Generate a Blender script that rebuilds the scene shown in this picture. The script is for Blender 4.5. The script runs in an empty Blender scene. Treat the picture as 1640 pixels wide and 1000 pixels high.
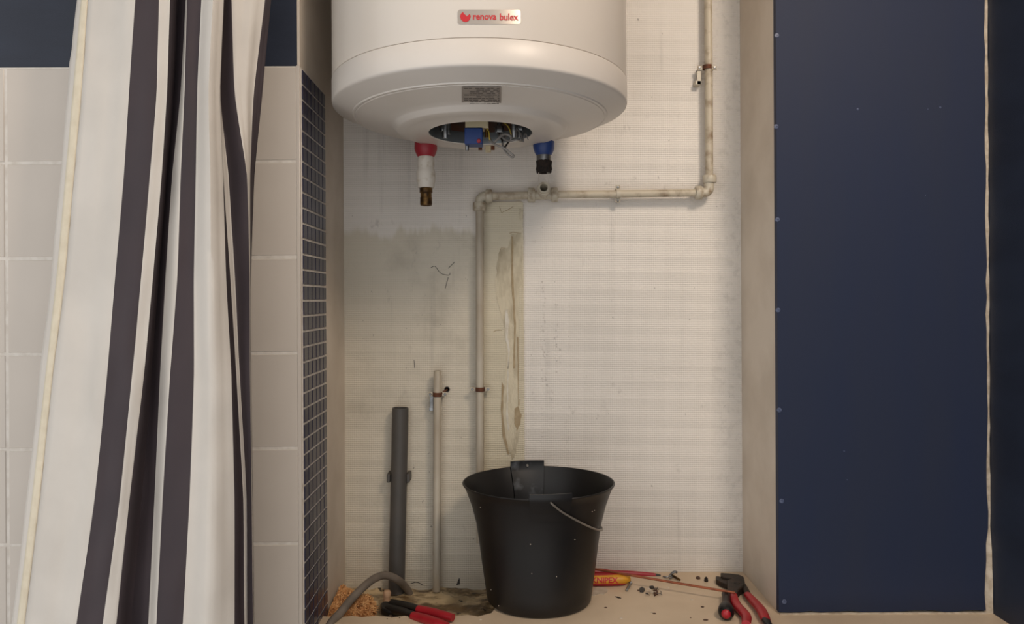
import bpy, bmesh, math, random
from mathutils import Vector, Matrix, noise
random.seed(7)
PI = math.pi
# ------------------------------------------------------------------ camera, light, exposure
FPX, CX, CY, ZC = 1184.0, 812.0, 480.0, 1.45      # focal length in px, vanishing point, eye height
ROLL = math.radians(0.3)
sc = bpy.context.scene
COL = sc.collection
cam = bpy.data.cameras.new('camera'); camo = bpy.data.objects.new('camera', cam); COL.objects.link(camo)
cam.sensor_width = 36; cam.lens = FPX / 1640 * 36
cam.shift_x = (820 - CX) / 1640; cam.shift_y = -(500 - CY) / 1640
cam.clip_start = 0.02
camo.location = (0, 0, ZC); camo.rotation_euler = (PI / 2, ROLL, 0)
sc.camera = camo
w = bpy.data.worlds.new('world'); sc.world = w; w.use_nodes = True
w.node_tree.nodes['Background'].inputs[0].default_value = (1.0, 0.99, 0.98, 1)
w.node_tree.nodes['Background'].inputs[1].default_value = 0.68
def area(name, loc, target, size, power, col):
    l = bpy.data.lights.new(name, 'AREA'); l.shape = 'DISK'; l.size = size; l.energy = power; l.color = col
    o = bpy.data.objects.new(name, l); COL.objects.link(o); o.location = loc
    o.rotation_euler = (Vector(target) - Vector(loc)).to_track_quat('-Z', 'Y').to_euler(); return o
area('ceiling_lamp_offscreen', (0.74, 0.10, ZC + 1.1), (0.1, 1.4, ZC), 0.45, 14.0, (1.0, 0.83, 0.67))
sc.view_settings.view_transform = 'Standard'; sc.view_settings.look = 'None'
sc.view_settings.exposure = 0.62; sc.view_settings.gamma = 1.0; sc.view_settings.use_curve_mapping = False

# ------------------------------------------------------------------ pixel -> place helpers
def unroll(px, py):
    x, y = px - CX, CY - py
    c, s = math.cos(-ROLL), math.sin(-ROLL)
    return x * c - y * s, x * s + y * c
def P(px, py, y):                       # point at distance y
    a, b = unroll(px, py); return Vector((a / FPX * y, y, ZC + b / FPX * y))
def F(px, py, h):                       # point at height h relative to the eye
    a, b = unroll(px, py); y = h * FPX / b; return Vector((a / FPX * y, y, ZC + h))
# ------------------------------------------------------------------ materials
def nd(nt, t, **k):
    n = nt.nodes.new(t)
    for a, b in k.items(): setattr(n, a, b)
    return n
def srgb(c):
    f = lambda v: v / 12.92 if v <= 0.04045 else ((v + 0.055) / 1.055) ** 2.4
    return tuple(f(v / 255) for v in c) + (1,)
def mat(name, c, rough=0.5, metal=0.0, c2=None, scale=20, mixlo=0.4, mixhi=0.65, bump=0.0, bscale=200, bdist=0.001, stretch=(1, 1, 1), spec=0.5, detail=5, coat=0.0):
    m = bpy.data.materials.new(name); m.use_nodes = True; nt = m.node_tree; b = nt.nodes['Principled BSDF']
    b.inputs['Base Color'].default_value = srgb(c); b.inputs['Roughness'].default_value = rough; b.inputs['Metallic'].default_value = metal
    b.inputs['Specular IOR Level'].default_value = spec; b.inputs['Coat Weight'].default_value = coat
    tc = nd(nt, 'ShaderNodeTexCoord'); mp = nd(nt, 'ShaderNodeMapping'); mp.inputs['Scale'].default_value = stretch
    nt.links.new(tc.outputs['Object'], mp.inputs[0])
    if c2:
        n = nd(nt, 'ShaderNodeTexNoise'); n.inputs['Scale'].default_value = scale; n.inputs['Detail'].default_value = detail
        r = nd(nt, 'ShaderNodeMapRange'); r.inputs[1].default_value = mixlo; r.inputs[2].default_value = mixhi
        x = nd(nt, 'ShaderNodeMix', data_type='RGBA'); x.inputs[6].default_value = srgb(c); x.inputs[7].default_value = srgb(c2)
        nt.links.new(mp.outputs[0], n.inputs['Vector']); nt.links.new(n.outputs[0], r.inputs[0]); nt.links.new(r.outputs[0], x.inputs[0]); nt.links.new(x.outputs[2], b.inputs['Base Color'])
    if bump:
        n = nd(nt, 'ShaderNodeTexNoise'); n.inputs['Scale'].default_value = bscale; n.inputs['Detail'].default_value = 3
        bp = nd(nt, 'ShaderNodeBump'); bp.inputs['Strength'].default_value = bump; bp.inputs['Distance'].default_value = bdist
        nt.links.new(mp.outputs[0], n.inputs['Vector']); nt.links.new(n.outputs[0], bp.inputs['Height']); nt.links.new(bp.outputs[0], b.inputs['Normal'])
    return m
class G:                                 # small node-graph helper
    def __init__(s, m): s.m = m; s.nt = m.node_tree; s.b = s.nt.nodes['Principled BSDF']
    def link(s, a, b): s.nt.links.new(a, b)
    def val(s, sock, v):
        if hasattr(v, 'is_output'): s.link(v, sock)
        else: sock.default_value = v
    def math(s, op, a, b=0.0, c=None, clamp=False):
        n = nd(s.nt, 'ShaderNodeMath', operation=op, use_clamp=clamp); s.val(n.inputs[0], a); s.val(n.inputs[1], b)
        if c is not None: s.val(n.inputs[2], c)
        return n.outputs[0]
    def ramp(s, v, lo, hi, a=0.0, b=1.0):
        n = nd(s.nt, 'ShaderNodeMapRange', interpolation_type='SMOOTHSTEP'); s.val(n.inputs[0], v)
        for i, q in enumerate((lo, hi, a, b)): s.val(n.inputs[1 + i], q)
        return n.outputs[0]
    def mix(s, f, a, b):
        n = nd(s.nt, 'ShaderNodeMix', data_type='RGBA'); s.val(n.inputs[0], f); s.val(n.inputs[6], a); s.val(n.inputs[7], b); return n.outputs[2]
    def noise(s, vec, scale, detail=4, rough=0.5, stretch=None):
        if stretch:
            mp = nd(s.nt, 'ShaderNodeMapping'); mp.inputs['Scale'].default_value = stretch; s.link(vec, mp.inputs[0]); vec = mp.outputs[0]
        n = nd(s.nt, 'ShaderNodeTexNoise'); n.inputs['Scale'].default_value = scale; n.inputs['Detail'].default_value = detail; n.inputs['Roughness'].default_value = rough
        s.link(vec, n.inputs['Vector']); return n.outputs[0]

def wallpaper(name, base, zoned):
    m = bpy.data.materials.new(name); m.use_nodes = True; g = G(m); nt = g.nt
    geo = nd(nt, 'ShaderNodeNewGeometry'); pos = geo.outputs['Position']
    sep = nd(nt, 'ShaderNodeSeparateXYZ'); g.link(pos, sep.inputs[0]); X, Y, Z = sep.outputs
    col = g.mix(g.ramp(g.noise(pos, 3.5, 5), 0.35, 0.7), srgb(base), srgb(tuple(v * 0.95 for v in base)))
    if zoned:
        # older, yellowed paint on the lower left, its upper edge left ragged by a brush
        edge = g.math('ADD', Z, g.math('MULTIPLY', g.math('SUBTRACT', g.noise(pos, 30, 4, stretch=(1, 1, 0.08)), 0.5), 0.10))
        old = g.math('MULTIPLY', g.ramp(edge, 1.603, 1.582), g.ramp(X, -0.035, -0.05))
        col = g.mix(g.math('MULTIPLY', old, 0.85), col, srgb((203, 194, 175)))
        blot = g.math('MULTIPLY', g.ramp(g.noise(pos, 9, 6, 0.6), 0.5, 0.75), old)
        col = g.mix(g.math('MULTIPLY', blot, 0.45), col, srgb((160, 152, 136)))
        # thin grime
        grime = g.math('MULTIPLY', g.ramp(g.noise(pos, 40, 6, 0.65, stretch=(1, 1, 0.6)), 0.60, 0.75), g.ramp(g.noise(pos, 5, 3), 0.45, 0.65))
        col = g.mix(g.math('MULTIPLY', grime, 0.35), col, srgb((120, 110, 100)))
        right = g.math('MULTIPLY', g.ramp(X, 0.395, 0.44), g.ramp(g.noise(pos, 60, 6, 0.7), 0.48, 0.66))
        col = g.mix(g.math('MULTIPLY', right, 0.18), col, srgb((130, 122, 114)))
        streak = g.math('MULTIPLY', g.ramp(g.noise(pos, 55, 3, stretch=(1, 1, 0.03)), 0.60, 0.72), g.ramp(g.noise(pos, 6, 2), 0.45, 0.6))
        col = g.mix(g.math('MULTIPLY', streak, 0.14), col, srgb((110, 104, 100)))
    spk = g.ramp(g.noise(pos, 130, 2, stretch=(1, 1, 0.6)), 0.75, 0.79)
    col = g.mix(g.math('MULTIPLY', spk, 0.5), col, srgb((82, 74, 66)))
    g.link(col, g.b.inputs['Base Color']); g.b.inputs['Roughness'].default_value = 0.42
    w1 = g.math('SINE', g.math('MULTIPLY', Z, 2 * PI / 0.0042)); w2 = g.math('SINE', g.math('MULTIPLY', X, 2 * PI / 0.0042))
    hgt = g.math('ADD', g.math('MULTIPLY', w1, 0.5), g.math('ADD', g.math('MULTIPLY', w2, 0.18), g.math('MULTIPLY', g.noise(pos, 160, 4), 1.2)))
    bp = nd(nt, 'ShaderNodeBump'); bp.inputs['Strength'].default_value = 0.5; bp.inputs['Distance'].default_value = 0.0007
    g.link(hgt, bp.inputs['Height']); g.link(bp.outputs[0], g.b.inputs['Normal'])
    return m

M = {}
M['wallpaper'] = wallpaper('white_painted_wallpaper', (226, 220, 212), True)
M['batten'] = wallpaper('cream_painted_strip', (206, 196, 172), False)
M['cream'] = mat('cream_wall_paint', (216, 204, 189), 0.6, c2=(204, 191, 175), scale=9, bump=0.15, bscale=90)
M['blue_wall'] = mat('navy_wall_paint', (38, 46, 63), 0.55, c2=(32, 39, 55), scale=5, bump=0.25, bscale=260, stretch=(1, 1, 3))
M['blue_board'] = mat('navy_board_paint', (36, 45, 69), 0.6, c2=(40, 47, 67), spec=0.3, scale=4, mixlo=0.35, mixhi=0.7, bump=0.05, bscale=60, stretch=(3, 1, 0.5))
M['blue_screw'] = mat('painted_screw', (92, 102, 128), 0.4, c2=(60, 70, 100), scale=400)
M['chip'] = mat('bare_filler', (206, 194, 176), 0.8, c2=(180, 165, 145), scale=80)
M['tile'] = mat('glazed_white_tile', (206, 197, 187), 0.22, c2=(202, 193, 183), scale=6, bump=0.03, bscale=40)
M['grout'] = mat('pale_grout', (224, 218, 210), 0.85, c2=(208, 200, 190), scale=60, bump=0.2, bscale=300)
M['mosaic'] = mat('navy_glass_mosaic', (42, 43, 62), 0.2, c2=(58, 56, 74), scale=35, mixlo=0.35, mixhi=0.7)
M['enamel'] = mat('white_enamel', (226, 218, 208), 0.28, c2=(222, 213, 202), scale=4)
M['cover'] = mat('white_plastic_cover', (220, 214, 207), 0.38, c2=(214, 207, 199), scale=6)
M['black'] = mat('black_plastic', (16, 15, 16), 0.42, c2=(22, 20, 20), scale=12, bump=0.06, bscale=120)
M['scuffed'] = mat('scuffed_black_plastic', (20, 20, 22), 0.4, c2=(96, 100, 106), scale=38, mixlo=0.52, mixhi=0.75, detail=8)
M['sticker'] = mat('silver_sticker', (176, 166, 156), 0.3, 0.6)
M['plate'] = mat('grey_rating_plate', (158, 150, 144), 0.45, 0.3)
M['print'] = mat('dark_print', (62, 58, 56), 0.6)
M['plate_print'] = mat('grey_print', (98, 92, 88), 0.6)
M['red_print'] = mat('red_print', (196, 36, 44), 0.5)
M['red_plastic'] = mat('red_plastic', (158, 40, 52), 0.45)
M['blue_plastic'] = mat('blue_plastic', (34, 62, 122), 0.42)
M['white_fit'] = mat('white_nylon_fitting', (222, 215, 204), 0.45, c2=(176, 158, 130), scale=60, mixlo=0.55, mixhi=0.8)
M['brass'] = mat('tarnished_brass', (122, 92, 52), 0.45, 0.8, c2=(62, 46, 32), scale=90)
M['steel'] = mat('zinc_steel', (150, 152, 154), 0.35, 0.9, c2=(112, 112, 112), scale=60)
M['galv'] = mat('galvanised_sheet', (158, 166, 170), 0.35, 0.8, c2=(130, 136, 140), scale=20)
M['dark'] = mat('rusty_flange_metal', (84, 66, 56), 0.7, 0.3, c2=(104, 68, 50), scale=40)
M['rust'] = mat('rusty_steel', (112, 66, 42), 0.7, 0.3, c2=(84, 54, 40), scale=120)
M['hemp'] = mat('blackened_hemp', (44, 34, 28), 0.95, c2=(24, 20, 18), scale=200, bump=0.8, bscale=500)
M['thread'] = mat('pale_fibre', (205, 196, 184), 0.5)
M['ivory'] = mat('ivory_plastic', (206, 192, 158), 0.45)
M['yellow_wire'] = mat('yellow_wire', (190, 165, 62), 0.45)
M['grey_wire'] = mat('grey_cable', (132, 128, 124), 0.5)
M['bore'] = mat('dark_wood', (48, 38, 32), 0.9)
M['pipe'] = mat('old_painted_pipe', (196, 186, 166), 0.45, c2=(136, 116, 92), scale=45, mixlo=0.48, mixhi=0.75, stretch=(1, 1, 1), bump=0.2, bscale=150)
M['pipe_clean'] = mat('cream_painted_pipe', (188, 180, 164), 0.45, c2=(164, 152, 134), scale=25, bump=0.1, bscale=150, stretch=(1, 1, 0.3))
M['fitting'] = mat('painted_brass_fitting', (196, 188, 170), 0.4, c2=(138, 116, 90), scale=70, mixlo=0.5, mixhi=0.75, bump=0.2, bscale=200)
M['pvc'] = mat('grey_pvc', (76, 74, 72), 0.55, c2=(84, 80, 76), scale=15)
M['hose'] = mat('grey_rubber_hose', (122, 112, 102), 0.55, c2=(108, 99, 90), scale=30)
M['floor'] = mat('cream_painted_shelf', (216, 196, 170), 0.5, c2=(202, 181, 155), scale=7, bump=0.12, bscale=60)
M['room_floor'] = mat('grey_room_floor', (150, 140, 130), 0.6, c2=(140, 130, 120), scale=5)
M['ceil'] = mat('white_ceiling', (225, 218, 208), 0.8, c2=(220, 212, 202), scale=5)
M['fabric'] = mat('white_curtain_fabric', (212, 206, 198), 0.75, c2=(204, 198, 190), scale=8, bump=0.15, bscale=900, bdist=0.0004)
M['fabric_dark'] = mat('charcoal_curtain_fabric', (62, 52, 56), 0.75, c2=(56, 48, 53), scale=8, bump=0.15, bscale=900, bdist=0.0004)
M['hem'] = mat('cream_curtain_hem', (222, 212, 190), 0.75, c2=(214, 203, 180), scale=60, bump=0.2, bscale=700)
M['red_grip'] = mat('red_dipped_grip', (172, 30, 42), 0.38, c2=(156, 26, 36), scale=40)
M['yellow_grip'] = mat('yellow_grip', (222, 160, 48), 0.42, c2=(208, 146, 40), scale=40)
M['black_steel'] = mat('black_tool_steel', (46, 40, 36), 0.5, 0.5, c2=(66, 52, 42), scale=90)
M['copper'] = mat('copper_rod', (176, 104, 74), 0.4, 0.7, c2=(140, 84, 62), scale=60)
M['straw'] = mat('orange_wood_fibre', (216, 160, 102), 0.85, c2=(176, 116, 68), scale=60, bump=0.6, bscale=300)
M['straw2'] = mat('pale_wood_fibre', (240, 198, 142), 0.85, c2=(214, 160, 104), scale=200)
M['wire'] = mat('bucket_wire', (150, 144, 136), 0.4, 0.6)
M['peel'] = mat('bare_plaster', (208, 198, 174), 0.85, c2=(172, 160, 136), scale=70, mixlo=0.42, mixhi=0.72, stretch=(1, 1, .35), bump=0.9, bscale=220, bdist=0.002)
M['peel_dark'] = mat('peel_brown', (160, 142, 112), 0.85, c2=(176, 158, 128), scale=90)  # browner and darker than the peeled area, for its rims and crack lines
M['wet'] = mat('wet_white_filler', (214, 208, 194), 0.2, c2=(196, 186, 166), scale=60, bump=0.5, bscale=160)
M['flake'] = mat('paint_flake', (208, 196, 180), 0.6, c2=(190, 176, 158), scale=60)
M['plug'] = mat('beige_plug', (196, 160, 128), 0.7, c2=(176, 140, 108), scale=60)
def water_mat():
    m = mat('water_drop', (255, 255, 255), 0.02); b = m.node_tree.nodes['Principled BSDF']
    b.inputs['Transmission Weight'].default_value = 1.0; b.inputs['IOR'].default_value = 1.33; return m
M['water'] = water_mat()
def damaged():
    m = bpy.data.materials.new('rotten_chipboard'); m.use_nodes = True; g = G(m); nt = g.nt
    pos = nd(nt, 'ShaderNodeNewGeometry').outputs['Position']
    a = g.noise(pos, 22, 7, 0.65, stretch=(0.55, 1.2, 1)); b2 = g.noise(pos, 9, 4)
    col = g.mix(g.ramp(a, 0.42, 0.57), srgb((206, 184, 146)), srgb((104, 82, 54)))
    col = g.mix(g.math('MULTIPLY', g.ramp(b2, 0.5, 0.62), 0.6), col, srgb((128, 106, 74)))
    col = g.mix(g.ramp(g.noise(pos, 60, 4, 0.6), 0.62, 0.68), col, srgb((40, 30, 22)))
    g.link(col, g.b.inputs['Base Color']); g.b.inputs['Roughness'].default_value = 0.4
    bp = nd(nt, 'ShaderNodeBump'); bp.inputs['Strength'].default_value = 0.7; bp.inputs['Distance'].default_value = 0.003
    g.link(g.noise(pos, 60, 5), bp.inputs['Height']); g.link(bp.outputs[0], g.b.inputs['Normal']); return m
M['rotten'] = damaged()

# ------------------------------------------------------------------ mesh builder
class MB:
    def __init__(s): s.v = []; s.f = []; s.m = []
    def add(s, vs, fs, mi=0):
        o = len(s.v); s.v += [Vector(q) for q in vs]; s.f += [tuple(i + o for i in f) for f in fs]; s.m += [mi] * len(fs); return s
    def box(s, a, b, mi=0):
        x0, y0, z0 = a; x1, y1, z1 = b
        vs = [(x, y, z) for z in (z0, z1) for y in (y0, y1) for x in (x0, x1)]
        return s.add(vs, [(0, 2, 3, 1), (4, 5, 7, 6), (0, 1, 5, 4), (1, 3, 7, 5), (3, 2, 6, 7), (2, 0, 4, 6)], mi)
    def prism(s, pts, off, mi=0):          # polygon (list of Vectors) swept by the vector off
        n = len(pts); off = Vector(off); vs = [Vector(p) for p in pts] + [Vector(p) + off for p in pts]
        return s.add(vs, [tuple(range(n))[::-1], tuple(range(n, 2 * n))] + [(i, (i + 1) % n, n + (i + 1) % n, n + i) for i in range(n)], mi)
    def tube(s, path, rad, seg=14, squash=1.0, cap=True, mi=0, up=(0, 0, 1)):
        path = [Vector(p) for p in path]; n = len(path)
        if not hasattr(rad, '__len__'): rad = [rad] * n
        rings = []; t0 = (path[1] - path[0]).normalized(); u = Vector(up)
        if abs(u.dot(t0)) > 0.95: u = Vector((1, 0, 0))
        u = (u - t0 * u.dot(t0)).normalized(); vs = []
        for i in range(n):
            t = ((path[min(i + 1, n - 1)] - path[max(i - 1, 0)])).normalized()
            u = (u - t * u.dot(t)).normalized(); w_ = t.cross(u)
            for k in range(seg):
                a = 2 * PI * k / seg; vs.append(path[i] + (u * math.sin(a) * squash + w_ * math.cos(a)) * rad[i])
        fs = [(i * seg + k, i * seg + (k + 1) % seg, (i + 1) * seg + (k + 1) % seg, (i + 1) * seg + k) for i in range(n - 1) for k in range(seg)]
        if cap: fs += [tuple(range(seg))[::-1], tuple(range((n - 1) * seg, n * seg))]
        return s.add(vs, fs, mi)
    def lathe(s, prof, org=(0, 0, 0), axis=(0, 0, 1), seg=32, mi=0, a0=0, a1=2 * PI, sx=1, sy=1):   # prof: (radius, distance along axis)
        org = Vector(org); q = Vector((0, 0, 1)).rotation_difference(Vector(axis).normalized()); full = abs(a1 - a0 - 2 * PI) < 1e-6
        k_n = seg if full else seg + 1; vs = []
        for r, t in prof:
            for k in range(k_n):
                a = a0 + (a1 - a0) * k / seg; vs.append(org + q @ Vector((r * sx * math.cos(a), r * sy * math.sin(a), t)))
        fs = []
        for i in range(len(prof) - 1):
            for k in range(seg):
                j = (k + 1) % k_n; fs.append((i * k_n + k, i * k_n + j, (i + 1) * k_n + j, (i + 1) * k_n + k))
        return s.add(vs, fs, mi)
    def build(s, name, mats, parent=None, smooth=40, bevel=0.0):
        me = bpy.data.meshes.new(name)
        org = Vector(parent.get('_o', (0, 0, 0))) if parent else Vector((0, 0, 0))
        me.from_pydata([tuple(q - org) for q in s.v], [], s.f)
        if not isinstance(mats, (list, tuple)): mats = [mats]
        for q in mats: me.materials.append(M[q] if isinstance(q, str) else q)
        me.polygons.foreach_set('material_index', s.m)
        bm = bmesh.new(); bm.from_mesh(me); bmesh.ops.recalc_face_normals(bm, faces=bm.faces); bm.to_mesh(me); bm.free()
        if smooth:
            me.polygons.foreach_set('use_smooth', [True] * len(me.polygons)); me.set_sharp_from_angle(angle=math.radians(smooth))
        o = bpy.data.objects.new(name, me); COL.objects.link(o)
        if parent: o.parent = parent; o['_o'] = tuple(org)
        if bevel:
            b = o.modifiers.new('bevel', 'BEVEL'); b.width = bevel; b.segments = 2; b.limit_method = 'ANGLE'
        return o
def tag(o, label, cat, group=None):
    o['label'] = label; o['category'] = cat
    if group: o['group'] = group
    return o
def thing(name, loc, label, cat, group=None):
    o = bpy.data.objects.new(name, None); COL.objects.link(o); o.location = loc; o['_o'] = tuple(loc); o.empty_display_size = 0.05
    return tag(o, label, cat, group)
def struct(o, label=None):
    o['kind'] = 'structure'
    if label: o['label'] = label
    return o
def smooth_path(pts, n=8):                # Catmull-Rom
    pts = [Vector(p) for p in pts]; out = []
    q = [pts[0] * 2 - pts[1]] + pts + [pts[-1] * 2 - pts[-2]]
    for i in range(1, len(q) - 2):
        for k in range(n):
            t = k / n; a, b, c, d = q[i - 1], q[i], q[i + 1], q[i + 2]
            out.append(0.5 * ((2 * b) + (c - a) * t + (2 * a - 5 * b + 4 * c - d) * t * t + (3 * b - a - 3 * c + d) * t ** 3))
    return out + [pts[-1]]
def lerp_list(r, n): return [r[min(int(i / (n - 1) * (len(r) - 1)), len(r) - 2)] + (r[min(int(i / (n - 1) * (len(r) - 1)), len(r) - 2) + 1] - r[min(int(i / (n - 1) * (len(r) - 1)), len(r) - 2)]) * (i / (n - 1) * (len(r) - 1) - min(int(i / (n - 1) * (len(r) - 1)), len(r) - 2)) for i in range(n)]
def hexa(mb, c, axis, r, t0, t1, mi=0): mb.lathe([(0, t0), (r * .93, t0), (r, t0 + .0012), (r, t1 - .0012), (r * .93, t1), (0, t1)], c, axis, 6, mi); return mb

# ------------------------------------------------------------------ the setting (metres; y = distance from the eye)
YB, YF, YT = 1.48, 1.280, 1.164           # back wall, navy board front, tile front
XL, XR, XW = -0.326, 0.469, 0.838         # alcove sides, room side wall
HF, HL = -0.548, -0.577                   # shelf top, rotten lower layer
ZT = 2.62
HOLE = P(716, 624, YB)                    # drilled hole for a wall plug
wm = MB(); cs = [(XR + .1, ZT), (XL - .1, ZT), (XL - .1, 0.0), (XR + .1, 0.0)]
wv = [(x, YB, z) for x, z in cs] + [(x, YB + .1, z) for x, z in cs]
for yy in (YB, YB + .04): wv += [(HOLE.x + .0050 * math.cos(PI / 4 + 2 * PI * k / 16), yy, HOLE.z + .0050 * math.sin(PI / 4 + 2 * PI * k / 16)) for k in range(16)]
wf = [(4, 5, 6, 7)] + [(i, (i + 1) % 4, 4 + (i + 1) % 4, 4 + i) for i in range(4)] + [tuple(range(24, 40))]
for i in range(4): wf.append((i, (i + 1) % 4) + tuple(8 + (4 * i + 4 - k) % 16 for k in range(5)))
wf += [(8 + k, 8 + (k + 1) % 16, 24 + (k + 1) % 16, 24 + k) for k in range(16)]
struct(wm.add(wv, wf).build('wall_back', 'wallpaper', smooth=0), 'white textured painted wall at the back of the alcove')
wb = bpy.data.objects['wall_back']
struct(MB().box((-1.6, YT + 0.006, 0.0), (XL - 0.004, YB + 0.1, ZT)).build('wall_left', 'blue_wall', smooth=0))
wl = bpy.data.objects['wall_left']
al = struct(MB().box((XL - 0.004, YT + 0.006, 0.0), (XL, YB, ZT)).build('wall_alcove_left', 'cream', smooth=0), 'cream painted side of the alcove')
struct(MB().box((XR, YF + 0.012, 0.0), (XW + 0.1, YB, ZT)).build('wall_alcove_right', 'cream', smooth=0))
struct(MB().box((XW, -0.6, 0.0), (XW + 0.1, YF + 0.012, ZT)).build('wall_right', 'blue_wall', smooth=0))
struct(MB().box((-1.6, -0.6, ZT), (XW + 0.1, YB + 0.1, ZT + 0.1)).build('ceiling', 'ceil', smooth=0))
struct(MB().box((-1.6, -0.6, -0.05), (XW + 0.1, YB + 0.1, 0.0)).build('floor', 'room_floor', smooth=0))
# shelf of the alcove: sound cream layer with a torn left edge, front lip, rotten layer below
zf, zl = ZC + HF, ZC + HL
pts = [(XR, YB), (XR, YF + .012), (XW, YF + .012), (XW, 1.2), (XL, 1.2), (XL, 1.283)]
n = 16
for i in range(1, n): pts.append((XL + (-0.035 - XL) * i / n, 1.283 + random.uniform(-.006, .004)))
for q in [(-.03, 1.292), (-.018, 1.33), (-.012, 1.36), (-.02, 1.40), (-.012, 1.425), (-.022, 1.45), (-.015, YB)]: pts.append(q)
sh = MB().prism([Vector((x, y, zf)) for x, y in pts], (0, 0, -0.03)).build('floor_shelf', 'floor', smooth=0)
struct(sh, 'cream painted shelf of the alcove with a torn left edge')
# rotten layer as a lumpy grid
mb = MB(); nx, ny = 70, 36
for j in range(ny + 1):
    for i in range(nx + 1):
        x = XL + (0.05 - XL) * i / nx; y = 1.22 + (YB - 1.22) * j / ny
        mb.v.append(Vector((x, y, zl - .0015 + 0.0055 * noise.fractal(Vector((x * 26, y * 42, 1)), 0.9, 2.1, 4))))
mb.f = [(j * (nx + 1) + i, j * (nx + 1) + i + 1, (j + 1) * (nx + 1) + i + 1, (j + 1) * (nx + 1) + i) for j in range(ny) for i in range(nx)]; mb.m = [0] * len(mb.f)
struct(mb.build('floor_shelf_rotten', 'rotten', smooth=80), 'wet rotten chipboard layer showing where the shelf top is torn away')
struct(MB().box((XL, 1.2, 0.0), (XW, YB, zl - .012)).build('wall_shelf_base', 'cream', smooth=0))
# tiles on wall_left : grout bed + single tiles
ztop = ZC + (480 - 104) / FPX * YT
TW, TH = 0.1534, 0.1505
gb = MB().box((-1.0, YT + .0009, 0.0), (XL - .004, YT + .006, ztop)).build('tile_bed', 'grout', wl, smooth=0)
def bevel_box(mb, sx, sy, sz, b):         # front faces -y ; origin at its back centre
    vs = []
    for x, z in ((-1, -1), (1, -1), (1, 1), (-1, 1)): vs.append((x * sx / 2, 0, z * sz / 2))
    for x, z in ((-1, -1), (1, -1), (1, 1), (-1, 1)): vs.append((x * sx / 2, -sy + b, z * sz / 2))
    for x, z in ((-1, -1), (1, -1), (1, 1), (-1, 1)): vs.append((x * (sx / 2 - b), -sy, z * (sz / 2 - b)))
    fs = [(0, 1, 2, 3), (8, 9, 10, 11)] + [(i, (i + 1) % 4, 4 + (i + 1) % 4, 4 + i) for i in range(4)] + [(4 + i, 4 + (i + 1) % 4, 8 + (i + 1) % 4, 8 + i) for i in range(4)]
    return mb.add(vs, fs)
proto = bevel_box(MB(), TW - .0045, .0042, TH - .0045, .0010).build('wall_tile', 'tile', smooth=0); me = proto.data
first = True
for c in range(5):
    for r in range(7):
        o = proto if first else bpy.data.objects.new('wall_tile', me)
        if not first: COL.objects.link(o)
        first = False; o.parent = wl
        o.location = (XL - .002 - TW * (c + .5), YT + .0042 + random.uniform(-.0003, .0003), ztop - TH * (r + .5) + random.uniform(-.0006, .0006))
        o.rotation_euler = (random.uniform(-.002, .002), 0, random.uniform(-.002, .002))
struct(MB().box((XL - .0045, YT - .0004, ztop - 1.2), (XL + .0012, YT + .0062, ztop + .001)).build('trim_1', 'tile', bevel=.001), 'thin white tile edge trim at the alcove corner')
# glass mosaic on the alcove side
ms = 0.0245
MB().box((XL - .0005, YT + .006, ztop - 1.2), (XL + .0022, YT + .006 + 6 * ms + .002, ztop - .001)).build('mosaic_bed', 'grout', al, smooth=0)
mp = bevel_box(MB(), ms - .0036, .0032, ms - .0036, .0006).build('mosaic_tile', 'mosaic', smooth=0); mme = mp.data; first = True
for r in range(39):
    for c in range(6):
        o = mp if first else bpy.data.objects.new('mosaic_tile', mme)
        if not first: COL.objects.link(o)
        first = False; o.parent = al; o.rotation_euler = (random.uniform(-.01, .01), 0, PI / 2 + random.uniform(-.012, .012))
        o.location = (XL + .001, YT + .007 + ms * (c + .5), ztop - .002 - ms * (r + .5))
# navy board screwed over the wall
bd = thing('painted_board', (XR, YF, zf), 'navy blue painted board screwed to the wall beside the alcove', 'panel')
mb = MB(); pts = [Vector((XR - .001, YF, zf + .003))]
for i in range(21): pts.append(Vector((XR + (XW - .012 - XR) * i / 20, YF, zf + .003 + random.uniform(0, .003))))
n = 60
for i in range(n + 1): pts.append(Vector((XW - .0075 - (.004 if i < 5 else 0) + random.uniform(-.0022, .0012), YF, zf + .006 + (ZT - zf - .01) * i / n)))
pts.append(Vector((XR - .001, YF, ZT - .004)))
mb.prism(pts, (0, .012, 0)).build('board', 'blue_board', bd, smooth=0)
for px, py in ((1244, 57), (1243, 203), (1245, 352), (1246, 497), (1248, 657), (1252, 803), (1256, 964)):
    c = P(px, py, YF); mb = MB().lathe([(0, .0), (.0042, 0), (.0042, .0008), (.0034, .0016), (.0012, .0017), (.001, .0008), (0, .0008)], c, (0, -1, 0), 14)
    mb.build('screw', 'blue_screw', bd)
mb = MB()
for px, py, r in ((1374, 175, .0022), (1486, 175, .0012), (1506, 172, .0018), (1482, 313, .001), (1352, 723, .0014), (1357, 769, .001)):
    MB().lathe([(0, .0006), (r * .6, .0006), (r, 0)], P(px, py, YF), (0, -1, 0), 9).build('paint_nick', 'blue_screw', bd)
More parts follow.
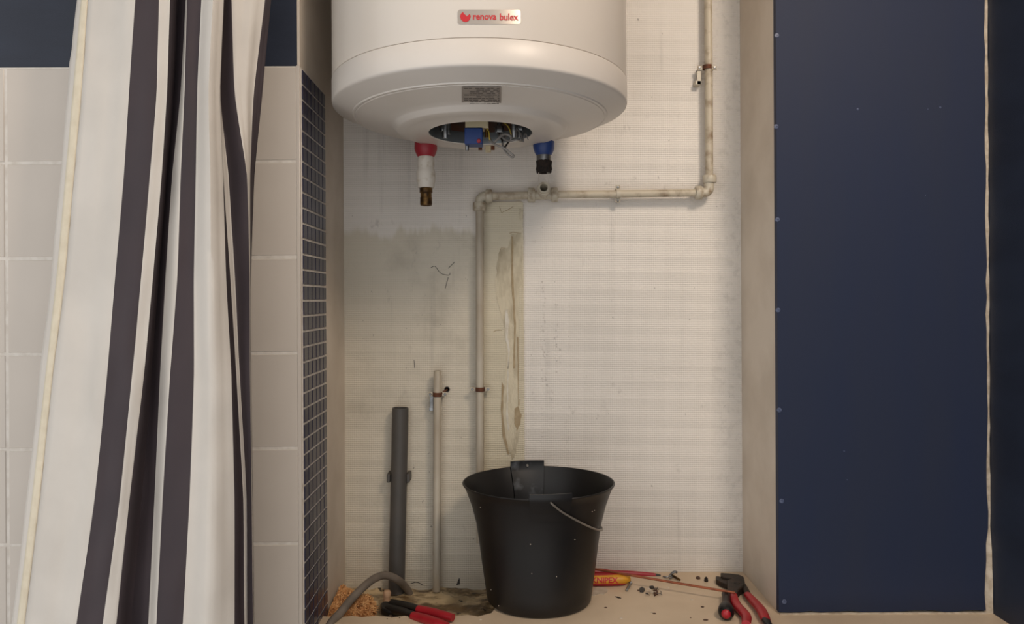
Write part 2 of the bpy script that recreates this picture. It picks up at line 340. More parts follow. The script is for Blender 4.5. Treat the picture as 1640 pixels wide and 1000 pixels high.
# filler line between board and side wall
mb = MB(); n = 80; pl = []; pr = []
for i in range(n + 1):
    z = zf + (ZT - zf) * i / n; k = .007 if i < 3 else (.004 if i < 6 else 0)
    pl.append(Vector((XW - .011 + random.uniform(-.0008, .0008), YF + .004, z))); pr.append(Vector((XW + .0002 - .0015 * random.random(), YF + .004 - k, z)))
mb.prism(pl + pr[::-1], (0, .008, 0))
struct(mb.build('trim_2', 'chip', smooth=0), 'chipped pale filler line between the navy board and the side wall')
mb = MB(); pl = []; pr = []
for i in range(41):
    x = XR + (XW - XR) * i / 40; pl.append(Vector((x, YF - .001 - .002 * random.random(), zf))); pr.append(Vector((x, YF + .011, zf)))
struct(mb.prism(pl + pr[::-1], (0, 0, .0022)).build('trim_3', 'chip', smooth=0), 'chipped pale paint line under the navy board')

# ------------------------------------------------------------------ cream strip with peeling plaster on the back wall
a, b = P(773, 327, YB), P(838, 327, YB)
st = thing('cover_strip', ((a.x + b.x) / 2, YB, zf), 'cream painted vertical strip with peeling plaster behind the bucket', 'cover strip')
YS = YB - .006
mb = MB(); e = []
n = 40
for i in range(n + 1):
    z = zf + .001 + (a.z - zf) * i / n; e.append((a.x + random.uniform(-.0006, .0006), b.x + random.uniform(-.0008, .0003), z))
top = [Vector((b.x - .006, YS, e[-1][2] + .004)), Vector((b.x - .02, YS, e[-1][2] + .002)), Vector((a.x + .012, YS, e[-1][2] + .003))]
mb.prism([Vector((q[1], YS, q[2])) for q in e] + top + [Vector((q[0], YS, q[2])) for q in e[::-1]], (0, .0062, 0)).build('strip', 'batten', st, smooth=0)
def patch(name, pix, m, thick=.0012, jitter=1.2, y=YS, parent=None, sub=4):
    out = []
    n = len(pix)
    for i in range(n):
        p, q = pix[i], pix[(i + 1) % n]
        for k in range(sub):
            t = k / sub; out.append((p[0] + (q[0] - p[0]) * t + random.uniform(-jitter, jitter), p[1] + (q[1] - p[1]) * t + random.uniform(-jitter, jitter)))
    vs = [P(x, yy, y) + Vector((0, -thick, 0)) for x, yy in out]
    return MB().prism(vs, (0, thick + .0004, 0)).build(name, m, parent, smooth=0)
patch('peeled_plaster', [(818, 376), (834, 374), (837, 420), (836, 480), (835, 560), (834, 640), (832, 690), (826, 725), (820, 738), (812, 715), (806, 660), (810, 600), (812, 560), (806, 515), (798, 490), (794, 455), (796, 420), (801, 399), (815, 397)], 'peel', .0010, 1.3, parent=st)
patch('paint_rim', [(831, 460), (835, 458), (836, 560), (834, 640), (831, 640), (832, 540)], 'batten', .0022, .6, parent=st)
patch('paint_rim', [(819, 378), (822, 380), (822, 450), (826, 520), (825, 590), (822, 590), (823, 520), (819, 450)], 'peel_dark', .0019, .5, parent=st)
patch('paint_rim', [(828, 540), (830, 540), (831, 600), (832, 650), (830, 650), (829, 600)], 'peel_dark', .0019, .4, parent=st)
patch('paint_rim', [(804, 612), (807, 620), (805, 660), (810, 700), (816, 728), (813, 728), (805, 700), (802, 655)], 'peel_dark', .0016, .4, parent=st)
patch('wet_filler', [(808.5, 497), (813, 495), (815, 515), (814, 540), (817, 560), (815, 590), (813, 590), (814, 565), (810, 545), (809, 520)], 'wet', .0020, 1.0, parent=st)
patch('wet_filler', [(813, 592), (815, 592), (814, 630), (813, 660), (816, 690), (813, 690), (811, 660), (812, 630)], 'wet', .0018, .8, parent=st)
patch('bare_mesh', [(824, 655), (830, 650), (835, 665), (833, 680), (828, 690), (823, 675)], 'peel_dark', .0018, .8, parent=st)
patch('lifted_flake', [(832, 334), (837, 338), (837, 350), (833, 352), (831, 343)], 'peel', .0025, .6, parent=st)
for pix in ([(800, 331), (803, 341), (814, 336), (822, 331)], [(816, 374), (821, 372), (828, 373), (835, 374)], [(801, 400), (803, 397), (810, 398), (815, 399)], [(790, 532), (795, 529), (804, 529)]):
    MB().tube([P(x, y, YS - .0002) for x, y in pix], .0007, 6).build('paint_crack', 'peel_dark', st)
# marks on the back wall
mk = MB()
for pix in ([(690, 429), (697, 427), (706, 438), (719, 441), (721, 437)], [(718, 444), (713, 462)], [(658, 935), (668, 933), (678, 938)], [(663, 577), (664, 590)], [(703, 704), (704, 760)], [(718, 430), (728, 420)]):
    mk.tube(smooth_path([P(x, y, YB - .0003) for x, y in pix], 4), .0006, 6)
mk.build('wall_scratch', 'print', wb)
MB().lathe([(.0058, 0), (.0056, .0010), (.0044, .0008), (.0042, -.034), (0, -.034)], HOLE, (0, -1, 0), 20).build('wall_plug', 'pvc', wb)
patch('wall_gouge', [(735, 926), (737, 928), (737, 936), (733, 938), (731, 937), (733, 931)], 'print', .0006, .5, YB, wb, 2)
# water running down the wall
mb = MB()
def drop(px, py, w_, h_):
    c = P(px, py, YB); vs = []
    mb.lathe([(w_ * math.sin(t), -h_ * math.cos(t)) for t in [PI * k / 6 for k in range(7)]], c, (0, 0, 1), 8)
for px, a_, b_, k in ((857, 385, 395, 3), (869, 435, 475, 9), (872, 470, 640, 26), (868, 520, 720, 26), (877, 560, 640, 10), (891, 480, 600, 20), (897, 545, 600, 8), (853, 560, 700, 10), (905, 660, 690, 4), (884, 600, 690, 8)):
    for i in range(k): drop(px + random.gauss(0, 1.2), random.uniform(a_, b_), random.uniform(.0005, .0011), random.uniform(.001, .0028))
o = mb.build('water_drops', 'water', wb, smooth=80); o['kind'] = 'stuff'; o['label'] = 'small water drops running down the wall'

# ------------------------------------------------------------------ water heater
HX, HY, HR = -0.0426, 1.23, 0.2404
wh = thing('water_heater', (HX, HY, ZC + .277), 'large white cylindrical electric water heater hung on the alcove wall', 'water heater')
mb = MB().lathe([(HR - .004, .3515), (HR - .0006, .3520), (HR, .3530), (HR, 1.02), (HR - .02, 1.045), (0, 1.06)], (HX, HY, ZC), seg=128)
mb.build('tank_jacket', 'enamel', wh, smooth=50)
cov = MB().lathe([(HR - .004, .3513), (HR - .0002, .3508), (HR + .0006, .3495), (HR + .0006, .3175), (HR, .3150), (HR - .0018, .3133), (HR - .0045, .3122), (.222, .3060), (.2095, .3010), (.2085, .2992), (.2060, .2985), (.2045, .2990), (.2035, .2978), (.180, .2935), (.160, .2900), (.1465, .2872), (.1440, .2855), (.1395, .2795), (.1365, .2780), (.120, .2774), (.0885, .2768), (.0868, .2760), (.0858, .2768), (.0858, .284)], (HX, HY, ZC), seg=128).build('bottom_cover', 'cover', wh, smooth=38)
MB().lathe([(.0858, .2840), (.0850, .2775), (.0842, .2840), (.0842, .299)], (HX, HY, ZC), seg=64).build('recess_ring', 'galv', wh)
MB().lathe([(.0846, .297), (.0846, .335), (.083, .335), (.083, .297)], (HX, HY, ZC), seg=64).build('recess_wall', 'dark', wh)
MB().lathe([(0, .318), (.074, .318), (.076, .320), (.076, .326), (.084, .33)], (HX, HY, ZC), seg=64).build('flange_plate', 'dark', wh)
for i in range(6):                                   # nuts and studs of the flange
    t = PI / 6 + i * PI / 3; c = Vector((HX + .064 * math.cos(t), HY + .064 * math.sin(t), ZC))
    bo = hexa(MB(), c, (0, 0, 1), .0075, .306, .318).build('flange_nut', 'steel', wh)
    MB().lathe([(0, .262 if i in (3, 5) else .283), (.0032, .262 if i in (3, 5) else .283), (.0038, .266 if i in (3, 5) else .287), (.0038, .31)], c, seg=12).build('stud', 'steel', bo)
for px, y in ((712, 1.262), (800, 1.275), (832, 1.262)):
    c = P(px, 215, y); c.z = ZC; bo = hexa(MB(), c, (0, 0, 1), .008, .288, .299).build('flange_nut', 'steel', wh)
    MB().lathe([(0, .276), (.0034, .276), (.004, .28), (.004, .318)], c, seg=12).build('stud', 'steel', bo)
th = MB().box((P(743, 0, 1.2).x, 1.195, ZC + .252), (P(772, 0, 1.2).x, 1.225, ZC + .2785)).build('thermostat', 'blue_plastic', wh, bevel=.0015)
MB().box((P(744, 0, 1.2).x, 1.198, ZC + .2788), (P(781, 0, 1.2).x, 1.228, ZC + .2935)).build('thermostat_cap', 'ivory', th, bevel=.0015)
MB().lathe([(0, 0), (.0035, 0), (.0035, .002), (.0025, .003), (0, .003)], (P(766, 0, 1.2).x, 1.195, ZC + .2565), (0, -1, 0), 14).build('dial', 'red_plastic', th)
MB().tube([P(747, 0, 1.21) * Vector((1, 1, 0)) + Vector((0, 0, ZC + q)) for q in (.2525, .2445)], .0032, 12).build('capillary_stub', 'steel', th)
MB().lathe([(0, .266), (.0032, .266), (.0032, .288), (0, .288)], P(778, 0, 1.212) * Vector((1, 1, 0)) + Vector((0, 0, ZC)), seg=12).build('terminal_screw', 'brass', th)
wires = [('yellow_wire', [(778, 203, 1.21), (783, 212, 1.2), (784, 222, 1.195), (787, 228, 1.2)], .0011), ('yellow_wire', [(806, 196, 1.25), (814, 203, 1.24), (819, 216, 1.24)], .0012),
         ('grey_wire', [(784, 222, 1.2), (790, 229, 1.19), (798, 222, 1.19), (808, 215, 1.195), (818, 219, 1.2), (816, 226, 1.205), (806, 222, 1.2), (802, 216, 1.21)], .0019),
         ('grey_wire', [(783, 226, 1.2), (796, 233, 1.18), (808, 238, 1.175), (820, 247, 1.175), (823, 250, 1.178), (820, 252, 1.18), (813, 247, 1.182), (807, 238, 1.19), (806, 226, 1.2), (812, 214, 1.22)], .0017),
         ('black', [(800, 214, 1.22), (804, 224, 1.2), (806, 238, 1.195), (810, 234, 1.2), (818, 222, 1.21)], .0016), ('grey_wire', [(822, 200, 1.25), (834, 214, 1.23), (836, 226, 1.22), (828, 224, 1.2), (818, 226, 1.2)], .0014), ('grey_wire', [(838, 228, 1.24), (841, 214, 1.24), (846, 224, 1.25)], .0010)]
for m, pts, r in wires: MB().tube(smooth_path([P(*q) for q in pts], 6), r, 8).build('wire', m, wh)
cl = MB().box((P(776, 0, 1.33).x, 1.3315, ZC + .2665), (P(785, 0, 1.33).x, 1.3405, ZC + .2785)).build('cover_clip', 'ivory', wh, bevel=.001)
for px in (768, 788): MB().box((P(px - 3, 0, 1.335).x, 1.333, ZC + .2705), (P(px + 3, 0, 1.335).x, 1.338, ZC + .2785)).build('clip_tab', 'rust', cl)
# hot (red) and cold (blue) connections
c = P(682, 240, 1.33); c.z = ZC
hot = MB().lathe([(.0200, .283), (.0205, .272), (.0195, .268), (.0165, .2605), (.0145, .2575), (0, .2575)], c, seg=32).build('hot_collar', 'red_plastic', wh)
MB().lathe([(.0135, .258), (.0150, .252), (.0152, .244), (.0140, .237), (.0158, .233), (.0170, .228), (.0168, .214), (.0148, .208), (.0150, .204), (.0135, .2015), (0, .2015)], c, seg=32).build('nylon_fitting', 'white_fit', hot)
mb = MB().lathe([(.0105, .203), (.0115, .200), (.0115, .193), (.0098, .192), (.0102, .188), (.0098, .186), (.0108, .184), (.0108, .173), (.0100, .170), (.0075, .170), (.0075, .185)], c, seg=24); mb.build('brass_tail', 'brass', hot)
c = P(871, 240, 1.33); c.z = ZC
cold = MB().lathe([(.0195, .283), (.0195, .276), (.0185, .270), (.0165, .264), (.0135, .259), (0, .259)], c, seg=32).build('cold_collar', 'blue_plastic', wh)
MB().lathe([(.013, .262), (.0135, .258), (.0132, .249), (0, .249)], c, seg=24).build('steel_nipple', 'steel', cold)
mb = MB(); pr = [(.0125, .251), (.0142, .248), (.0138, .240), (.0145, .234), (.0130, .2275), (.0080, .2275), (.0075, .24)]
mb.lathe(pr, c, seg=28)
for v in mb.v: v += Vector((noise.noise(v * 300), noise.noise(v * 310 + Vector((5, 0, 0))), noise.noise(v * 320 + Vector((0, 7, 0))) * .5)) * .0012
mb.build('hemp_wrap', 'hemp', cold)
for a_, b_ in (((863, 272), (862, 292)), ((876.5, 273), (876, 291)), ((879, 273), (878.5, 294))):
    p0, p1 = P(a_[0], a_[1], 1.325), P(b_[0], b_[1], 1.325); MB().tube([p0, (p0 + p1) / 2 + Vector((.0003, 0, 0)), p1], [.0007, .0006, .0005], 7).build('loose_strand', 'thread', cold)
# maker's sticker, bent round the tank
def bend(px, py, lift):                    # picture point -> tank surface
    d = P(px, py, 1.0) - Vector((0, 0, ZC)); dx, dy = d.x, d.y; A = dx * dx + dy * dy; B = -(dx * HX + dy * HY); C = HX * HX + HY * HY - (HR + lift) ** 2
    t = (-B - math.sqrt(B * B - A * C)) / A; return Vector((0, 0, ZC)) + d * t
def bend_grid(x0, y0, x1, y1, lift, n=16, r=3.0):
    m_ = MB(); rows = []
    out = []
    for cx, cy, a0 in ((x1 - r, y0 + r, -PI / 2), (x1 - r, y1 - r, 0), (x0 + r, y1 - r, PI / 2), (x0 + r, y0 + r, PI)):
        for k in range(5): t = a0 + k * PI / 8; out.append((cx + r * math.cos(t), cy + r * math.sin(t)))
    cols = [x0 + (x1 - x0) * i / n for i in range(n + 1)]
    for x in cols:                         # clip the rounded outline by columns
        e = 0
        if x < x0 + r: e = r - math.sqrt(max(0, r * r - (x0 + r - x) ** 2))
        if x > x1 - r: e = r - math.sqrt(max(0, r * r - (x - x1 + r) ** 2))
        rows.append((bend(x, y0 + e, lift), bend(x, y1 - e, lift)))
    vs = [v for q in rows for v in q]; nn = len(vs)
    fs = [(2 * i, 2 * i + 2, 2 * i + 3, 2 * i + 1) for i in range(n)]
    return m_.add(vs, fs)
sk = bend_grid(733, 15.5, 834, 39, .0006, 40).build('maker_sticker', 'sticker', wh, smooth=80)
def text_tris(body, bold):
    cu = bpy.data.curves.new('t', 'FONT'); cu.body = body; cu.size = 1; cu.offset = bold; cu.resolution_u = 3
    o = bpy.data.objects.new('t', cu); COL.objects.link(o); dg = bpy.context.evaluated_depsgraph_get(); me = o.evaluated_get(dg).to_mesh()
    bm = bmesh.new(); bm.from_mesh(me)
    for k in range(1, 12): bmesh.ops.bisect_plane(bm, geom=bm.verts[:] + bm.edges[:] + bm.faces[:], plane_co=(0, k * .0665, 0), plane_no=(0, 1, 0))
    bm.verts.index_update(); vs = [v.co.copy() for v in bm.verts]; fs = [tuple(v.index for v in f.verts) for f in bm.faces]; bm.free()
    bpy.data.objects.remove(o); bpy.data.curves.remove(cu)
    x0, x1 = min(v.x for v in vs), max(v.x for v in vs); return [((v.x - x0) / (x1 - x0), v.y) for v in vs], fs
def sticker_word(body, x0, x1, ybase, em):
    vs, fs = text_tris(body, 0.026); MB().add([bend(x0 + u * (x1 - x0), ybase - v * em, .0011) for u, v in vs], fs).build('lettering', 'red_print', sk, smooth=0)
sticker_word('renova', 757.5, 795, 31.2, 15); sticker_word('bulex', 800.5, 830.5, 32, 15)
ol = []
for k in range(24):
    t = 2 * PI * k / 24; ol.append((745 + 8.6 * math.cos(t), 27.2 + 8.0 * math.sin(t)))
ol = [(736.6, 26), (738.2, 22), (741.5, 19), (743.5, 22.5), (746.5, 24.5), (748.5, 28), (749.5, 24.5), (752, 22.3), (753.8, 25), (753.4, 29), (751, 33), (746.5, 35.4), (741.5, 34.4), (738, 31)]
MB().add([bend(x, y, .0011) for x, y in ol] + [bend(745, 29, .0011)], [(i, (i + 1) % 14, 14) for i in range(14)]).build('emblem', 'red_print', sk, smooth=0)
# rating plate on the underside
def under(px, py, lift=.0008):
    rr = [(.2035, .2978), (.180, .2935), (.160, .2900), (.1465, .2872)]
    h = .292
    for _ in range(8):
        p = F(px, py, h); r = math.hypot(p.x - HX, p.y - HY)
        for (r0, h0), (r1, h1) in zip(rr, rr[1:]):
            if r1 <= r <= r0 or (r > r0 and r0 == .2035) or (r < r1 and r1 == .1465): h = h0 + (h1 - h0) * (r0 - r) / (r0 - r1) - lift; break
    return F(px, py, h)
def ugrid(x0, y0, x1, y1, lift, n=8, m_=6):
    vs = [under(x0 + (x1 - x0) * i / n, y0 + (y1 - y0) * j / m_, lift) for j in range(m_ + 1) for i in range(n + 1)]
    return vs, [(j * (n + 1) + i, j * (n + 1) + i + 1, (j + 1) * (n + 1) + i + 1, (j + 1) * (n + 1) + i) for j in range(m_) for i in range(n)]
rp = MB().add(*ugrid(739.5, 139, 802.5, 168.5, .0008)).build('rating_plate', 'plate', wh, smooth=80)
mb = MB(); random.seed(3)
for j in range(10):
    y = 141.5 + j * 2.65; x = 743 + random.choice((0, 0, 10, 20)); 
    while x < 799:
        L = random.uniform(3, 9); x2 = min(x + L, 800); mb.add(*ugrid(x, y, x2, y + 1.15, .0012, 1, 1)); x = x2 + random.choice((1.2, 1.2, 1.2, 5))
mb.build('small_print', 'plate_print', rp, smooth=0)

# ------------------------------------------------------------------ water pipes on the wall
YP = 1.455; RP = 0.0076
def pipe(mb, a, b, r=RP, n=2): mb.tube([a, b], r, 20); return mb
def nut(mb, c, axis, r=.0125, L=.022):
    axis = Vector(axis).normalized()
    mb.lathe([(RP, -L / 2), (r * .9, -L / 2), (r, -L / 2 + .002), (r, L / 2 - .002), (r * .9, L / 2), (RP, L / 2)], c, axis, 8); return mb
wp = thing('water_pipe', P(768, 750, YP), 'pale painted water pipe running along the wall with elbows and a tee', 'pipe')
eL, eR, tee = P(768, 316, YP), P(1135, 305, YP), P(870, 312, YP)
low = P(769, 870, YP); up = P(1133, -260, YP)
hl0, hl1 = P(783, 314.5, YP), P(850, 313, YP); hr0, hr1 = P(890, 312, YP), P(1118, 309, YP)
pipe(MB(), P(768, 335, YP), low).build('riser_pipe', 'pipe_clean', wp)
pipe(MB(), hl0, hl1).build('branch_pipe', 'pipe', wp)
pipe(MB(), hr0, hr1).build('supply_pipe', 'pipe', wp)
pipe(MB(), P(1136, 292, YP), up).build('drop_pipe', 'pipe', wp)
def elbow(c, d1, d2):
    pts = [c + d1 * .02, c + d1 * .008, c + (d1 + d2) * .0028, c + d2 * .008, c + d2 * .02]; return MB().tube(smooth_path(pts, 5), .0094, 18)
hx = (hr1 - hl0).normalized(); dz = Vector((0, 0, 1))
cL = P(768.5, 315, YP); cR = P(1135.5, 308.5, YP)
e = elbow(cL, hx, -dz).build('elbow', 'fitting', wp)
nut(MB(), P(783, 314.2, YP), hx, .0138, .013).build('nut', 'fitting', e); nut(MB(), P(768, 331, YP), dz, .0132, .017).build('nut', 'fitting', e)
e = elbow(cR, -hx, dz).build('elbow', 'fitting', wp)
nut(MB(), P(1119, 308.8, YP), hx, .0138, .014).build('nut', 'fitting', e); nut(MB(), P(1136.5, 287, YP), dz, .0138, .015).build('nut', 'fitting', e)
tb = MB().tube([P(846, 313, YP), P(893, 312, YP)], .0088, 18)
mouth = P(871, 300.5, 1.412); ax = (mouth - tee).normalized()
tb = tb.build('tee', 'fitting', wp)
nut(MB(), P(851, 312.5, YP), hx, .0146, .014).build('nut', 'fitting', tb); nut(MB(), P(888, 312, YP), hx, .0146, .013).build('nut', 'fitting', tb)
L = (mouth - tee).length
MB().lathe([(.0095, 0), (.0098, L - .018), (.0125, L - .017), (.0128, L - .006), (.0112, L - .005), (.0112, L), (.0075, L), (.0068, L - .012), (.0066, .004), (0, .004)], tee, ax, 24).build('open_branch', 'fitting', tb)
def clip_v(px, py, parent, plate_dx, rusty=True, w_=.008, ext=.012, rr=RP):   # saddle round a vertical pipe
    c = P(px, py, YP); m = 'rust' if rusty else 'steel'
    s_ = MB().lathe([(rr + .0004, -w_ / 2), (rr + .0016, -w_ / 2), (rr + .0016, w_ / 2), (rr + .0004, w_ / 2)], c, seg=24).build('pipe_clip', m, parent)
    for sx in (-1, 1):
        x0 = c.x + sx * (rr + .0005); x1 = x0 + sx * ext
        MB().box((min(x0, x1), YP + .002, c.z - w_ / 2), (max(x0, x1), YP + .0045, c.z + w_ / 2)).build('clip_wing', 'fitting', s_, bevel=.0006)
        MB().lathe([(0, .0022), (.002, .002), (.0028, 0)], (x0 + sx * ext * .62, YP + .002, c.z), (0, -1, 0), 10).build('screw', 'steel', s_)
        MB().tube([(x0 + sx * ext * .62, YP + .004, c.z), (x0 + sx * ext * .62, (YS if (c.x > -.08 and c.x < .02 and sx > 0) else YB) - .0006, c.z)], .0018, 8).build('stem', 'steel', s_)
    return s_
clip_v(769, 624, wp, 0)
s_ = clip_v(1133, 108, wp, 0, ext=.011)
c = P(1121, 118, YP); MB().box((c.x - .004, YP + .006, c.z - .020), (c.x + .004, YP + .0085, c.z + .011)).build('clip_strap', 'fitting', s_, bevel=.0006)
c = P(1120, 131, YP); MB().box((c.x - .006, YP + .006, c.z - .004), (c.x + .005, YB - .0004, c.z + .004)).build('clip_foot', 'fitting', s_, bevel=.0006)
c = P(990, 310.5, YP)
s_ = MB().lathe([(RP + .0004, -.004), (RP + .0016, -.004), (RP + .0016, .004), (RP + .0004, .004)], c, hx, 24).build('pipe_clip', 'fitting', wp)
for sg in (-1, 1):
    z0 = c.z + sg * (RP + .0004); z1 = c.z + sg * .0170
    MB().box((c.x - .0045, YP + .002, min(z0, z1)), (c.x + .0045, YP + .0045, max(z0, z1))).build('clip_wing', 'fitting', s_, bevel=.0006)
    MB().lathe([(0, .0022), (.002, .002), (.0028, 0)], (c.x, YP + .002, c.z + sg * .0132), (0, -1, 0), 10).build('screw', 'steel', s_)
    MB().tube([(c.x, YP + .004, c.z + sg * .0132), (c.x, YB - .0006, c.z + sg * .0132)], .0018, 8).build('stem', 'steel', s_)
# dead copper stub
sp = thing('pipe_stub', P(699, 941, YP), 'short cream painted pipe stub ending open at a rusty clip', 'pipe')
mb = MB(); a, b = P(700.8, 594, YP), P(699.2, 947, YP); ax = (a - b).normalized(); L = (a - b).length
mb.lathe([(0, 0), (RP, 0), (RP, L - .001), (RP - .0006, L), (RP - .0015, L), (RP - .0015, L - .02), (0, L - .02)], b, ax, 20); mb.build('stub_pipe', 'pipe_clean', sp)
s_ = clip_v(700.6, 632, sp, 0, ext=.0105)
c = P(690.5, 645, YP); MB().box((c.x - .0035, YP + .006, c.z - .012), (c.x + .0035, YP + .0085, c.z + .014)).build('hanging_plate', 'steel', s_, bevel=.0006)
c = P(690, 656, YP); MB().box((c.x - .004, YP + .0055, c.z - .004), (c.x + .004, YB, c.z + .003)).build('plate_foot', 'steel', s_, bevel=.0006)
c = P(712, 628, YP); MB().tube([P(707, 631, YP + .003), P(712, 627, YP + .006), P(716, 624.5, YB - .002)], [.0022, .002, .0016], 8).build('bent_tab', 'rust', s_)
# grey waste pipe
pv = thing('waste_pipe', P(635, 942, 1.457), 'dark grey plastic waste pipe standing open against the wall', 'pipe')
a, b = P(641.3, 653.5, 1.457), P(635, 949, 1.457); ax = (a - b).normalized(); L = (a - b).length
MB().lathe([(0, 0), (.0160, 0), (.0160, L - .0008), (.0152, L), (.0138, L), (.0138, L - .06), (0, L - .06)], b, ax, 36).build('plastic_pipe', 'pvc', pv)
c = P(638.7, 765, 1.457)
s_ = MB().lathe([(.0164, -.005), (.0178, -.005), (.0178, .005), (.0164, .005)], c, ax, 36, a0=0.25, a1=PI - .25).build('pipe_clip', 'pvc', pv)
for sx in (-1, 1): MB().box((c.x + sx * .0193 - .0032, 1.448, c.z - .0085), (c.x + sx * .0193 + .0032, YB, c.z + .0085)).build('clip_jaw', 'pvc', s_, bevel=.0015)

# ------------------------------------------------------------------ shower curtain
rows = [0, 150, 280, 450, 600, 800, 1000]
cols = dict(hl=[131, 117.6, 106, 91, 74, 52, 28], hr=[141, 131, 119, 104, 85, 64, 40], w1=[180, 170, 160, 145, 130, 108, 82], d1=[217, 207, 199, 184.5, 172, 152, 123], d1r=[255, 251, 240.5, 226, 212, 192, 165], d2=[272, 267, 258.5, 244, 230, 207, 186], d2m=[286, 279, 268, 254, 242, 227, 210], d2r=[298, 290, 276.5, 265.5, 257, 248, 238],
            d3=[300, 296, 290, 284, 273, 261, 251], d3r=[323, 316, 314, 311, 311, 304, 293], w3=[341, 334, 337, 338, 340, 340, 334], A=[357.5, 351.5, 356.5, 361.6, 370, 375, 375], Ar=[357.8, 351.8, 357, 368.5, 378, 389, 391], C=[358, 352, 366, 376.5, 384, 395, 396], Cr=[371, 376, 395, 399.5, 400, 403, 405], w5=[400, 392, 398, 399.8, 400.3, 403.3, 405.3], E=[424, 406, 400, 400, 400.6, 403.6, 405.6], Er=[434, 420, 407, 401, 401.4, 404.4, 406.4])
names = list(cols); dep = dict(hl=1.035, hr=1.03, w1=1.018, d1=.995, d1r=.985, d2=.99, d2m=1.025, d2r=1.012, d3=.998, d3r=1.0, w3=.978, A=1.0, Ar=1.022, C=1.03, Cr=1.022, w5=1.03, E=1.05, Er=1.062)
smat = {'hl': 0, 'd1': 1, 'd2': 1, 'd2m': 1, 'd3': 1, 'A': 1, 'C': 1, 'E': 1}
def col_at(nm, py):
    v = cols[nm]
    if py <= 0: return v[0] + (v[0] - v[1]) / 150 * (-py) * .35
    if py >= 1000: return v[-1] + (v[-1] - v[-2]) / 200 * (py - 1000) * .6
    for i in range(6):
        if rows[i] <= py <= rows[i + 1]:
            t = (py - rows[i]) / (rows[i + 1] - rows[i]); p0 = v[max(i - 1, 0)]; p3 = v[min(i + 2, 6)]; d0 = (v[i + 1] - p0) / 2 if i else v[1] - v[0]; d1_ = (p3 - v[i]) / 2 if i < 5 else v[6] - v[5]
            lin = v[i] + (v[i + 1] - v[i]) * t
            cub = (2 * t ** 3 - 3 * t * t + 1) * v[i] + (t ** 3 - 2 * t * t + t) * d0 + (-2 * t ** 3 + 3 * t * t) * v[i + 1] + (t ** 3 - t * t) * d1_
            return lin * .6 + cub * .4
ct = thing('shower_curtain', P(260, 1500, 1.02), 'white shower curtain with charcoal vertical stripes hanging before the tiled wall', 'curtain')
mb = MB(); PY = [-560 + 20 * i for i in range(121)]; SUB = 4; grid = []
for py in PY:
    line = []
    xs = [col_at(nm, py) for nm in names]
    for i in range(1, len(xs)): xs[i] = max(xs[i], xs[i - 1] + .25)
    for i, nm in enumerate(names[1:]):      # the hem itself is a part of its own
        k_n = SUB if i < len(names) - 2 else 1
        for k in range(k_n):
            t = k / SUB; i0 = i + 1; i1 = min(i0 + 1, len(names) - 1)
            ds = t * t * (3 - 2 * t); x = xs[i0] + (xs[i1] - xs[i0]) * t; y = dep[names[i0]] + (dep[names[i1]] - dep[names[i0]]) * ds
            y += .0065 * noise.noise(Vector((x * .022, py * .0045, 3))) + .0045 * noise.noise(Vector((x * .035, py * .013 + x * .012, 8)))
            line.append(P(x, py, y))
    grid.append(line)
nc = len(grid[0])
for l in grid: mb.v += l
for j in range(len(PY) - 1):
    for i in range(nc - 1):
        mb.f.append((j * nc + i, j * nc + i + 1, (j + 1) * nc + i + 1, (j + 1) * nc + i)); mb.m.append(smat.get(names[1 + i // SUB], 0))
o = mb.build('curtain_cloth', ['fabric', 'fabric_dark'], ct, smooth=70)
mod = o.modifiers.new('thick', 'SOLIDIFY'); mod.thickness = .0007; mod.offset = 1
mb = MB(); hv = []
for j, py in enumerate(PY):
    x0, x1 = col_at('hl', py), col_at('hr', py); q = P(x1, py, 1.0)
    for k in range(5):
        t = k / 4; w0 = P(x0 + (x1 - x0) * t, py, grid[j][0].y + (1 - t) * .004 - .0012 * math.sin(t * PI) + .0008 * noise.noise(Vector((t * 3, py * .06, 0)))); hv.append(w0)
mb.add(hv, [(j * 5 + k, j * 5 + k + 1, j * 5 + k + 6, j * 5 + k + 5) for j in range(len(PY) - 1) for k in range(4)])
o = mb.build('curtain_hem', 'hem', ct, smooth=70); mod = o.modifiers.new('thick', 'SOLIDIFY'); mod.thickness = .0012; mod.offset = 1
mb = MB(); hv = []
for j, py in enumerate(PY):
    x0 = col_at('hl', py) - 9 - 5 * noise.noise(Vector((0, py * .006, 4))) + (2 if py < 100 else 0); x1 = col_at('hl', py) + 8
    for k in range(5):
        t = k / 4; hv.append(P(x0 + (x1 - x0) * t, py, 1.078 - .022 * t + .003 * noise.noise(Vector((t, py * .012, 9)))))
mb.add(hv, [(j * 5 + k, j * 5 + k + 1, j * 5 + k + 6, j * 5 + k + 5) for j in range(len(PY) - 1) for k in range(4)])
o = mb.build('curtain_liner', 'fabric', ct, smooth=70); mod = o.modifiers.new('thick', 'SOLIDIFY'); mod.thickness = .0006; mod.offset = 1

